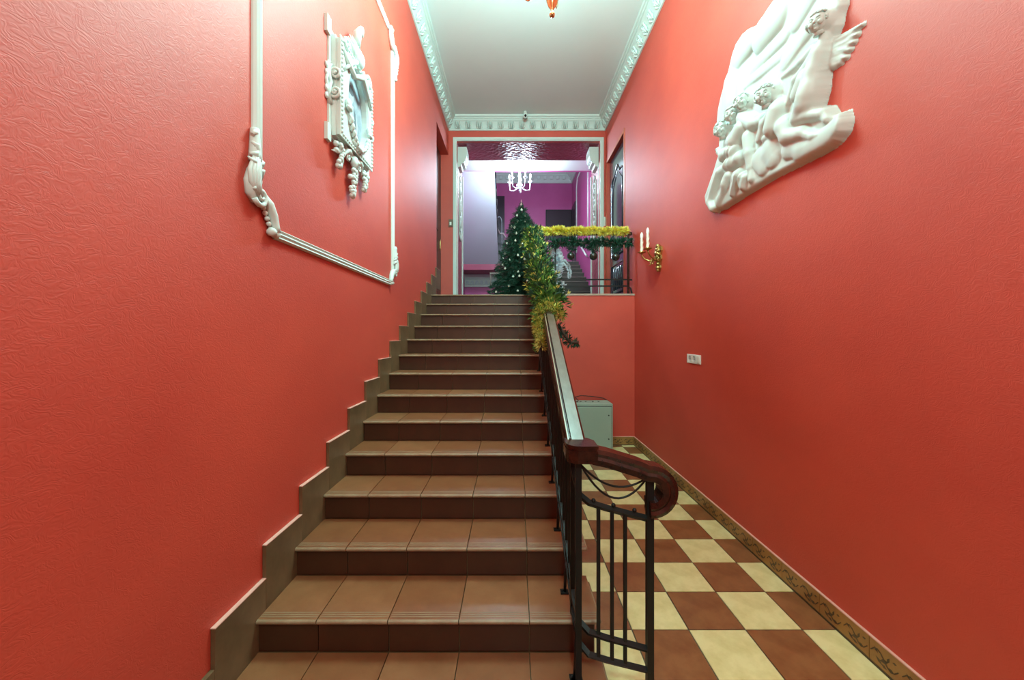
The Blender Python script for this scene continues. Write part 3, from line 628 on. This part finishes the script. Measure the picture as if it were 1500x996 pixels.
# cherub heads in the round: face, ears and a mop of curls
for g, cu, cv, r in HEADS:
    rnd = random.Random(int(cu*1000)); m = MB(); r2 = r*.86; cw = .05+.75*r
    F = Vector((-.80, -.55, -.22)).normalized(); Sd = F.cross(Vector((0,0,1))).normalized(); Up = Sd.cross(F)
    c0 = Vector((XR-cw, cu, cv)); P3 = lambda a, b, c: c0+F*a*r2+Sd*b*r2+Up*c*r2
    m.ball(c0, (r2*.95, r2*.95, r2*1.05), 18)
    m.tube([P3(.88,0,.12), P3(1.06,0,-.08), P3(1.14,0,-.2), P3(.95,0,-.28)], [r2*.07,r2*.09,r2*.14,r2*.07], 8)
    for s2 in (-1, 1):
        m.ball(P3(.72, s2*.42, -.26), r2*.30, 10); m.tube([P3(.94,s2*.16,.22), P3(.97,s2*.34,.30), P3(.86,s2*.52,.22)], [r2*.05,r2*.07,r2*.04], 6)
        m.ball(P3(.86, s2*.34, .06), (r2*.13,r2*.13,r2*.10), 8); m.tube([P3(.02,s2*.98,.12), P3(.05,s2*1.04,-.08), P3(.08,s2*.94,-.26)], [r2*.12,r2*.14,r2*.07], 7)
    m.tube([P3(.92,-.18,-.46), P3(1.0,0,-.44), P3(.92,.18,-.46)], [r2*.04,r2*.08,r2*.04], 6); m.tube([P3(.88,-.13,-.55), P3(.96,0,-.57), P3(.88,.13,-.55)], [r2*.04,r2*.08,r2*.04], 6)
    m.ball(P3(.74, 0, -.74), r2*.22, 9)
    m.tube([P3(-.1,0,-.7), P3(-.15,0,-1.3)], [r2*.5, r2*.55], 10)
    local(relief, m.build('cherub_head', WHITE, relief)); m = MB()
    for q in range(150):
        v = Vector((rnd.gauss(0,1), rnd.gauss(0,1), rnd.gauss(0,1))).normalized()
        if v.dot(F) > .42 and v.dot(Up) < .66 or v.dot(Up) < -.45 or v.x > .4: continue
        p = c0+v*r2*rnd.uniform(.98, 1.1); cr = r2*rnd.uniform(.13, .2); t1 = v.cross(Vector((rnd.random(), rnd.random(), 1))).normalized(); t2 = v.cross(t1)
        K = 9; m.tube([p+v*cr*.15*k/3+(t1*cos(k*.95)+t2*sin(k*.95))*cr*(1-k/K*.75) for k in range(K)], [cr*.42*(1-k/K*.5) for k in range(K)], 5)
    o = local(relief, m.build('curly_hair', WHITE, relief)); o['kind'] = 'stuff'

# ---------------------------------------------------------------- main balustrade
bal = empty('stair_balustrade', (.28, 1.65, 0)); tag(bal, 'black iron stair balustrade with dark wooden handrail curling into a scroll', 'balustrade')
def BL(o): return local(bal, o)
NZ = lambda y: H0+(y-Y0)*R_/T
XB = .28
def sl(y, off): return (XB, y, NZ(y)+off)
YT = 5.60; YN = 1.665
# handrail: profile wide flat top with ridges (material 1 = top with the ceiling reflection put into its lighter colour)
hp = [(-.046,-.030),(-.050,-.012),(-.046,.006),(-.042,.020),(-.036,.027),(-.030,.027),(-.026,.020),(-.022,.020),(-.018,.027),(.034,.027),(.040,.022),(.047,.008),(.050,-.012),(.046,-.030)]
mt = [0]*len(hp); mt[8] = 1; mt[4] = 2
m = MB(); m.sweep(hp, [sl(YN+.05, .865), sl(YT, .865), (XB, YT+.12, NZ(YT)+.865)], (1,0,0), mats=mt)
BL(m.build('handrail', [WOOD, WOODT, M('rail_ridge_highlight', (.30,.24,.15), .3, coat=.5)], bal))  # pale third material paints the highlight along the ridge
# turning block with a rounded corner
m = MB()
pl = [(XB-.052, 1.74)]+[(XB-.052+.06-.06*cos(t), 1.665-.06*sin(t)) for t in [pi/2*k/6 for k in range(7)]]+[(XB+.075, 1.605),(XB+.075,1.70),(XB+.052,1.74)]
for z0, z1, g in ((1.045,1.060,-.004),(1.060,1.098,0),(1.098,1.108,-.005),(1.108,1.120,.002)):
    cx, cy = XB, 1.67; m.prism([(cx+(a-cx)*(1+g*12), cy+(b-cy)*(1+g*12)) for a, b in pl], 'z', z0, z1)
BL(m.build('turning_block', WOOD, bal))
# scroll: slopes down to the right and curls under
path = [(XB+.06,1.075),(XB+.12,1.062),(XB+.25,1.022),(.565,1.006)]
cc, rr = (.583, .925), .078
path += [(cc[0]+rr*cos(t), cc[1]+rr*sin(t)) for t in [radians(88-13*k) for k in range(15)]]
path += [(.556,.855),(.553,.875),(.558,.892)] if False else []
sp = [(-.042,-.034),(-.046,-.010),(-.039,.002),(-.045,.016),(-.038,.032),(.038,.032),(.045,.016),(.039,.002),(.046,-.010),(.042,-.034)]
m = MB(); m.sweep([(a, b) for a, b in sp], [(x_, 1.652, z_) for x_, z_ in path], (0,-1,0), smooth=False)
BL(m.build('handrail_scroll', WOOD, bal))
def bar(name, pts, r, n=4, mat=IRON): return BL(MB().tube(pts, r, n).build(name, mat, bal))
r4 = .0155
# sloped rails, bending round the corner post
def curved(off, offc):
    return [sl(YT, off), sl(3.4, off), sl(1.80, off), (XB+.003, 1.70, NZ(1.70)+off), (XB+.03, 1.655, offc+.000)]
for off, a, b in ((.055,.222,.150),(.135,.318,.240),(.70,.871,.797)):
    pts = [sl(YT, off), sl(4.5, off), sl(3.2, off), sl(1.85, off), (XB, 1.74, NZ(1.74)+off-.002), (XB+.012, 1.685, a+.016), (XB+.045, 1.652, a-.004), (XB+.12, 1.65, a+(b-a)*.36), (.585, 1.65, b)]
    bar('bottom_rail' if off < .3 else 'upper_rail', pts, .0145)
BL(MB().tube([sl(YT,.805), sl(1.70,.805)], .016, 4).build('rail_bed', IRON, bal))
y = 1.80; k = 0
bm_ = None
while y < YT:
    post = (k % 8 == 0)
    nm = 'post' if post else 'baluster'
    BL(MB().box(XB-(.012 if post else .007), XB+(.012 if post else .007), y-(.012 if post else .007), y+(.012 if post else .007), NZ(y)+(.03 if not post else .02), NZ(y)+(.84 if post else .70)).build(nm, IRON, bal))
    if k % 8 == 0 and y+.107*8 < YT:
        ya, yb = y, y+.107*8
        for dp in (.05, .10):
            BL(MB().tube([(XB, ya+(yb-ya)*t, NZ(ya+(yb-ya)*t)+.80-dp*4*t*(1-t)) for t in [i/10 for i in range(11)]], .005, 6).build('swag_bar', IRON, bal))
    y += .107; k += 1
for n in range(-1, 12):      # foot brackets on the treads
    yy = Y0+n*T+.20; h = H0+n*R_; m = MB()
    m.box(XB-.035, XB+.005, yy-.018, yy+.018, h+.001, h+.007); m.tube([(XB-.012, yy, h+.005), (XB-.006, yy, NZ(yy)+.07)], .008, 6); m.ball((XB-.026, yy, h+.009), .006, 6)
    BL(m.build('foot_bracket', IRON, bal))
for yy in (1.86, 2.25, 2.72, 3.3): BL(MB().ball((XB-.014, yy, NZ(yy)+.70), .006, 8).build('glint_bolt', STEEL, bal))  # bright steel bolts added as the highlights on the rail knuckles
# end panel
XP = .585
BL(MB().box(XB-.013, XB+.013, 1.638, 1.663, .105, 1.05).build('post', IRON, bal))
BL(MB().box(XP-.014, XP+.014, 1.636, 1.664, 0, .985).build('post', IRON, bal))
BL(MB().box(XB-.03, XB+.02, 1.63, 1.67, .101, .108).build('foot_bracket', IRON, bal))
for xx in (.366, .424, .480):
    t = (xx-XB)/(XP-XB)
    BL(MB().box(xx-.007, xx+.007, 1.643, 1.657, .222-.072*t, .875-.078*t).build('baluster', IRON, bal))
for dp in (.065, .115):
    BL(MB().tube([(XB+.01+(XP-XB-.02)*t, 1.65, 1.03-.055*t-dp*4*t*(1-t)) for t in [i/14 for i in range(15)]], .0048, 6).build('swag_bar', IRON, bal))
for xx in (.345, .43, .52): BL(MB().ball((xx, 1.65, .892-(xx-XB)*.24), .010, 8).build('knob', IRON, bal))

# landing guard rail
gr = empty('landing_guard_rail', (1.0, 5.62, LZ)); tag(gr, 'black iron guard rail along the landing edge, wrapped in gold tinsel', 'guard rail')
def GR(o): return local(gr, o)
GR(MB().sweep([(-.03,-.02),(-.03,.012),(-.02,.02),(.02,.02),(.03,.012),(.03,-.02)], [(XB-.02,5.64,3.055),(1.735,5.64,3.055)], (0,-1,0)).build('handrail', WOOD, gr))
for z in (2.384, 2.290): GR(MB().tube([(XB,5.62,z),(1.66,5.62,z),(1.715,5.62,z-.004 if z > 2.3 else z-.03),(1.735,5.62,z-.005 if z > 2.3 else LZ+.01)], .013, 4).build('bottom_rail', IRON, gr))
GR(MB().tube([(XB,5.62,2.90),(1.735,5.62,2.90)], .010, 4).build('upper_rail', IRON, gr))
for x_ in (.33, .62, 1.68): GR(MB().box(x_-(.017 if x_ > 1 else .011), x_+(.017 if x_ > 1 else .011), 5.609, 5.631, LZ, 3.04).build('post', WOOD if x_ > 1 else IRON, gr))
for x_ in (.45, .53): GR(MB().box(x_-.006, x_+.006, 5.614, 5.626, 2.29, 2.90).build('baluster', IRON, gr))
# rail round the stairwell behind the tree
g2 = empty('stairwell_rail', (0, 9.45, LZ)); tag(g2, 'dark iron rail on the landing behind the christmas tree', 'guard rail')
local(g2, MB().box(-.56,.42,9.42,9.48,3.06,3.10).build('handrail', EDGE, g2))
for x_ in (-.54,-.2,.12,.40): local(g2, MB().box(x_-.015,x_+.015,9.44,9.47,LZ,3.06).build('post', EDGE if x_ in (-.54,) else IRON, g2))

# ---------------------------------------------------------------- christmas tree and greenery
def needles(mb, p, d, n, L, wd, spread=.9, m=0, rnd=random):
    d = Vector(d).normalized()
    for _ in range(n):
        v = Vector((rnd.gauss(0,1), rnd.gauss(0,1), rnd.gauss(0,1))).normalized()
        q = (d*(1-spread)+v*spread).normalized(); l = L*rnd.uniform(.6, 1.1)
        s_ = q.cross(Vector((rnd.random(), rnd.random(), rnd.random()))).normalized()*wd
        b = Vector(p)+v*.004
        mb.add([b-s_*.6, b+q*l*.5-s_, b+q*l, b+q*l*.5+s_], [(0,1,2,3)], m)
random.seed(11)
tree = empty('christmas_tree', (.15, 6.75, LZ)); tag(tree, 'dark green artificial christmas tree with pale balls standing on the landing', 'christmas tree')
TH = 1.66
MB().tube([(0,0,.05),(0,0,TH*.97)], [.022,.008], 8).build('trunk', BARK, tree)
MB().tube([(-.28,0,.01),(0,0,.05),(.28,0,.01)], .014, 6).tube([(0,-.28,.01),(0,0,.05),(0,.28,.01)], .014, 6).build('tree_stand', IRON, tree)
mbn = MB(); tips = []; brm = MB()
z = .10
while z < TH-.04:
    t = z/TH; R = .54*(1-t)**.85+.035; nb = max(4, int(13*(1-t)+4)); a0 = random.random()*6
    for k in range(nb):
        a = a0+2*pi*k/nb+random.uniform(-.2,.2); r = R*random.uniform(.8,1.08); K = max(3, int(r/.032))
        for q in range(K+1):
            s = q/K; p = Vector((cos(a)*r*s, sin(a)*r*s, z+.05*r-.16*r*s*s+.03*s))
            if s > .18: needles(mbn, p, (cos(a),sin(a),.2), 15, .062, .0042, .62)
            if q in (K//2, K-1) and r > .12:
                for sg in (-1,1):
                    for e in (1,2):
                        p2 = p+Vector((cos(a+sg*.9), sin(a+sg*.9), -.05))*.035*e; needles(mbn, p2, (cos(a+sg*.6),sin(a+sg*.6),.1), 12, .055, .0042, .6)
        tip = Vector((cos(a)*r, sin(a)*r, z+.05*r-.13*r)); tips.append(tip)
        brm.tube([(0,0,z), (cos(a)*r*.5, sin(a)*r*.5, z+.01), tuple(tip)], [.006,.005,.003], 4)
    z += .085*(1-.45*t)
for k in range(8): needles(mbn, (0,0,TH-.06+k*.012), (0,0,1), 14, .06, .004, .6)
needl = mbn.build('needles', NEED, tree); needl['kind'] = 'stuff'
b_ = brm.build('branches', BARK, tree); b_['kind'] = 'stuff'
MB().lathe([(0,-.02),(.012,-.01),(.02,.02),(.014,.045),(.006,.06),(.004,.10),(0,.12)], (0,0,TH)).build('tree_topper', M('pink_topper', (.75,.5,.5), .3), tree)
ballm = MB().ball((0,0,0), .019, 10).lathe([(.007,.015),(.007,.026),(0,.026)], n=6).mesh('tree_ball', PEARL)
front = [t for t in tips if t.y < .12*R]; random.shuffle(front)
chosen = []
for t in front:
    if all((t-c).length > .10 for c in chosen): chosen.append(t)
for t in chosen[:46]:
    o = bpy.data.objects.new('tree_ball', ballm); C.objects.link(o); o.location = tree.location+t*1.0+Vector((0,-.012,-.018))
    tag(o, 'small pearly ball hung on the christmas tree', 'ornament', 'pearly balls on the christmas tree')

def garland(name, lab, path, rad, dens, mats, L=.07, wd=.004, core=True, cat='garland', partname='needles', extra=None, sag=0, wob=.35):
    e = empty(name, path[0]); tag(e, lab, cat); P = [Vector(p) for p in path]
    m = MB(); tot = sum((P[i+1]-P[i]).length for i in range(len(P)-1))
    ex = {k: MB() for k in (extra or {})}
    for i in range(len(P)-1):
        d = P[i+1]-P[i]; n = int(d.length*dens)
        for _ in range(n):
            t = random.random(); c = P[i]+d*t
            v = Vector((random.gauss(0,1), random.gauss(0,1), random.gauss(0,1))); v -= d.normalized()*v.dot(d.normalized())*.6; v.normalize()
            lump = 1+wob*sin((i+t)*1.5)+.12*sin((i+t)*4.3+v.x*2)
            needles(m, c+v*rad*random.uniform(.1,.65)*lump, v, 5, L, wd, .35)
            for key, (prob, mat, LL, ww) in (extra or {}).items():
                if random.random() < prob*(1.6 if v.z > .3 else .6)*(lump if wob > .3 else 1): needles(ex[key], c+v*rad*random.uniform(.4,.9)*lump, v, 5, LL, ww, .45)
    o = local(e, m.build(partname, mats, e)); o['kind'] = 'stuff'
    for key, mbx in ex.items(): q = local(e, mbx.build(key, extra[key][1], e)); q['kind'] = 'stuff'
    if core: o = local(e, MB().tube(path, .012, 6).build('wire_core', BARK, e))
    return e
random.seed(21)
hr = lambda y, dz=.90: (XB, y, NZ(y)+dz)
pts = [hr(3.12+.062*k*1.0) for k in range(0, 41)]
pts = [(p[0]+.03*sin(i*.9), p[1], p[2]+.015*sin(i*1.3)) for i, p in enumerate(pts)]
ge = garland('rail_garland', 'thick green garland with yellow tinsel wound round the upper stair handrail', pts, .135, 520, NEED2, L=.065, wd=.006, wob=.36, extra={'dark_needles': (.30, NEED, .075, .0055), 'yellow_tinsel': (.14, OLIVE, .045, .004), 'gold_tips': (.06, LIME, .04, .005)})
ring = [(XB+.075*cos(t), 3.00+.03*sin(t), NZ(3.0)+.87+.085*sin(t)) for t in [radians(-10+20*k) for k in range(11)]]+[(XB-.085,2.97,NZ(3.0)+.79),(XB-.075,2.94,NZ(3.0)+.70),(XB-.06,2.93,NZ(3.0)+.62)]
garland('tinsel_loop', 'olive gold tinsel loop round the handrail below the green garland', ring, .045, 800, OLIVE, L=.042, wd=.0035, core=False, cat='tinsel', partname='tinsel_strands', extra={'green_strands': (.45, NEED2, .045, .004)})
spr = [(XB+.07,2.98,NZ(3.0)+.80),(XB+.13,2.96,NZ(3.0)+.70),(XB+.16,2.95,NZ(3.0)+.66),(XB+.22,2.93,NZ(3.0)+.66)]
garland('fir_sprig', 'loose dark fir sprig hanging off the handrail beside the tinsel loop', spr, .02, 240, NEED, L=.05, wd=.004, cat='sprig')
gp = [(.33+.07*k, 5.60+.01*sin(k), 3.085+.012*sin(k*1.7)) for k in range(20)]
garland('gold_tinsel', 'bright yellow gold tinsel lying along the landing handrail', gp, .03, 800, GOLD, L=.062, wd=.0065, core=False, cat='tinsel', partname='tinsel_strands', wob=.2, extra={'amber_strands': (.35, OLIVE, .06, .006)})
gp = [(.52+.06*k, 5.56, 2.93-.035*abs(sin(k*.42+.9))) for k in range(21)]
garland('swag_garland', 'dark green fir garland hanging below the gold tinsel', gp, .05, 420, NEED, L=.075, wd=.0055, wob=.3)
for x_, z_ in ((.835, 2.72), (1.16, 2.72), (1.48, 2.71)):
    lab = {.835:'dark green glossy ball hanging under the swag garland, nearest the stairs', 1.16:'dark green glossy ball under the swag garland, middle of three', 1.48:'dark green glossy ball under the swag garland, nearest the right wall'}[x_]
    e = empty('hanging_ball', (x_, 5.55, z_)); tag(e, lab, 'ornament', 'dark balls under the landing garland')
    MB().ball((0,0,-.01), .058, 18).lathe([(.016,.04),(.016,.06),(0,.06)], n=10).build('glass_ball', DGLOSS, e)
    m = MB(); [needles(m, (random.uniform(-.05,.05), random.uniform(-.02,.02), random.uniform(.05,.16)), (0,-.3,.2), 7, .06, .005, .7) for _ in range(26)]
    q = m.build('fir_tuft', NEED, e); q['kind'] = 'stuff'
gp = [(.655+.03*sin(k*1.1), 5.66, 2.20+.058*k) for k in range(12)]
garland('silver_tinsel', 'silvery white tinsel hanging in a column right of the garlanded handrail', gp, .08, 700, SILV, L=.05, wd=.009, core=False, cat='tinsel', partname='tinsel_strands', wob=.5)
gp = [(.70,5.66,2.64),(.75,5.66,2.66),(.81,5.66,2.60),(.835,5.66,2.50),(.83,5.66,2.42)]
garland('silver_tinsel_tail', 'curling tail of silvery tinsel beside the far steps', gp, .022, 900, SILV, L=.03, wd=.004, core=True, cat='tinsel', partname='tinsel_strands')

# ---------------------------------------------------------------- wall sconce with two candles
sc = empty('candle_sconce', (XR, 4.58, 2.5)); tag(sc, 'brass two-armed wall sconce with white twisted candles on right wall', 'wall lamp')
def SC(o): return local(sc, o)
Rw = lambda u, v, wd: (XR-wd, 4.58+u, 2.5+v)
m = MB()
pl = [(0,.17),(.03,.14),(.055,.13),(.06,.08),(.045,.02),(.05,-.03),(.03,-.07),(.022,-.11),(.03,-.14),(0,-.19)]
pl = pl+[(-a,b) for a,b in pl[::-1][1:-1]]
m.prism([(4.58+a*1.25, 2.5+b*.9) for a,b in pl], 'x', XR, XR-.02)
for sg in (-1,1):
    volute(m, sg*.03, .08, .03, 1.3, pi/2, sg, .010, .028, f=Rw); volute(m, sg*.025, -.02, .025, 1.2, -pi/2, -sg, .009, .028, f=Rw)
for v, r in ((.13,.030),(.04,.045),(-.03,.034),(-.08,.022),(-.125,.028),(-.155,.018)): m.ball(Rw(0,v,.03), (r*.9,r,r), 12)
for k in range(9):
    a = k*2*pi/9; m.tube([Rw(.02*cos(a),.05+.02*sin(a),.05), Rw(.05*cos(a),.05+.055*sin(a),.045), Rw(.068*cos(a),.05+.085*sin(a),.02)], [.008,.011,.005], 6)
SC(m.build('wall_plate', BRASSO, sc))
for sg, yy in ((-1, 4.49), (1, 4.70)):
    m = MB(); dy = yy-4.58
    pts = [Rw(0,.04,.03), Rw(dy*.3,-.01,.06), Rw(dy*.65,-.03,.10), Rw(dy*.9,.0,.15), Rw(dy,.04,.175), Rw(dy,.07,.18)]
    m.tube(pts, [.012,.010,.011,.009,.009,.010], 8); m.ball(Rw(dy*.5,-.035,.085), .016, 8); m.tube([Rw(dy*.5,-.03,.09),Rw(dy*.4,-.08,.10),Rw(dy*.55,-.09,.12)], [.008,.007,.004], 6)
    m.lathe([(0,.0),(.02,.002),(.045,.012),(.048,.018),(.018,.02),(.018,.03)], Rw(dy,.068,.18), 16)
    arm_ = SC(m.build('arm', BRASSO, sc))
    cz = 2.5+.09; cx = XR-.18; vs = []; K = 14; n = 12; m = MB()
    for i in range(K+1):
        for q in range(n):
            a = 2*pi*q/n; r = .016+.0035*cos(3*a-i*1.1); vs.append((cx+r*cos(a), yy+r*sin(a), cz+.16*i/K))
    m.add(vs, [(i*n+q, i*n+(q+1)%n, (i+1)*n+(q+1)%n, (i+1)*n+q) for i in range(K) for q in range(n)], 0, True)
    SC(m.build('candle', IVORY, sc))
    SC(MB().lathe([(.013,0),(.019,.02),(.018,.045),(.009,.072),(0,.08)], (cx, yy, cz+.16), 14).build('candle_bulb', GLASSB, sc))

# ---------------------------------------------------------------- sockets, switch, camera, cabinet
so = empty('wall_socket', (XR, 3.72, 1.35)); tag(so, 'white double power socket with switch plate on right wall', 'socket')
local(so, MB().bbox(XR-.010, XR, 3.585, 3.862, 1.305, 1.392, .003).build('socket_frame', PLAST, so))
for yy in (3.675, 3.725+.04): 
    ins = local(so, MB().lathe([(0,.0),(.028,0),(.030,.002)], n=20).build('socket_well', M('pale_grey_plastic', (.55,.56,.52), .4), so)); ins.matrix_parent_inverse = Matrix.Identity(4); ins.location = (-.0105, yy+.03-3.72, 0); ins.rotation_euler = (0, -pi/2, 0)
    for s_ in (-1,1):
        h_ = local(so, MB().ball((XR-.0112, yy+.03+s_*.010, 1.349), (.001,.0045,.0045), 8).build('pin_hole', BLACK, so))
local(so, MB().bbox(XR-.015, XR-.010, 3.60, 3.655, 1.318, 1.380, .002).build('rocker', PLAST, so))
sw = empty('thermostat', (-1.16, YB, 3.7)); tag(sw, 'small dark wall control beside the white portal frame, left side', 'switch')
local(sw, MB().bbox(-1.205, -1.125, YB-.022, YB, 3.61, 3.75, .004).build('casing', M('bronze_plastic', (.16,.10,.06), .4), sw))
local(sw, MB().box(-1.185, -1.150, YB-.026, YB-.022, 3.64, 3.70).build('button', PLAST, sw))
s2 = empty('light_switch', (1.72, YB, 3.55)); tag(s2, 'small cream light switch between the portal frame and the dark right door', 'switch')
local(s2, MB().bbox(1.712, 1.748, YB-.012, YB, 3.63, 3.80, .003).build('switch_plate', PLAST, s2)); local(s2, MB().box(1.72,1.74,YB-.017,YB-.012,3.68,3.75).build('rocker', PLAST, s2))
cm = empty('security_camera', (.23, 7.12, 5.62)); tag(cm, 'small white security camera under the cornice above the portal', 'camera')
local(cm, MB().lathe([(.0,.0),(.035,.0),(.035,-.02),(.012,-.025),(.012,-.07)], (.23,7.06,5.65), 14).build('mount', WHITE, cm))
local(cm, MB().tube([(.23,7.10,5.59),(.23,7.09,5.585),(.23,6.97,5.535),(.23,6.96,5.53)], [.02,.042,.045,.03], 14).build('housing', WHITE, cm))
local(cm, MB().ball((.23,6.955,5.528), .022, 12).build('lens', BLACK, cm))
cb = empty('metal_cabinet', (1.03, 5.39, 0)); tag(cb, 'grey-green steel cabinet on the floor under the landing, behind the handrail', 'cabinet')
def CB(o): return local(cb, o)
CB(MB().bbox(.70, 1.361, 5.245, 5.535, .0, .645, .006).build('body', CAB, cb))
dr = CB(MB().bbox(.72, 1.338, 5.232, 5.245, .022, .605, .003).build('door', CAB, cb))
m = MB(); m.box(.716,1.342,5.2435,5.2448,.018,.024); m.box(.716,1.342,5.2435,5.2448,.604,.614); m.box(1.337,1.343,5.2435,5.2448,.018,.610); CB(m.build('door_gap', CABD, cb))
for z_ in (.17, .49): CB(MB().tube([(1.30,5.233,z_),(1.30,5.224,z_)], .009, 10).build('lock', BLACK, cb))
for x_ in (.95,1.02,1.12,1.20): CB(MB().lathe([(.0,.006),(.012,.006),(.014,0)], (x_,5.40,.645), 10).build('top_plug', CABD, cb))
kb = MB().tube([(.80,5.38,.652),(.90,5.36,.652),(.92,5.42,.66),(.88,5.47,.70),(.98,5.52,.715),(1.15,5.525,.70),(1.30,5.53,.675),(1.39,5.535,.62),(1.385,5.535,.3),(1.385,5.53,.02)], .006, 6).build('power_cable', BLACK)
tag(kb, 'thin black cable running over the top of the grey-green cabinet', 'cable')
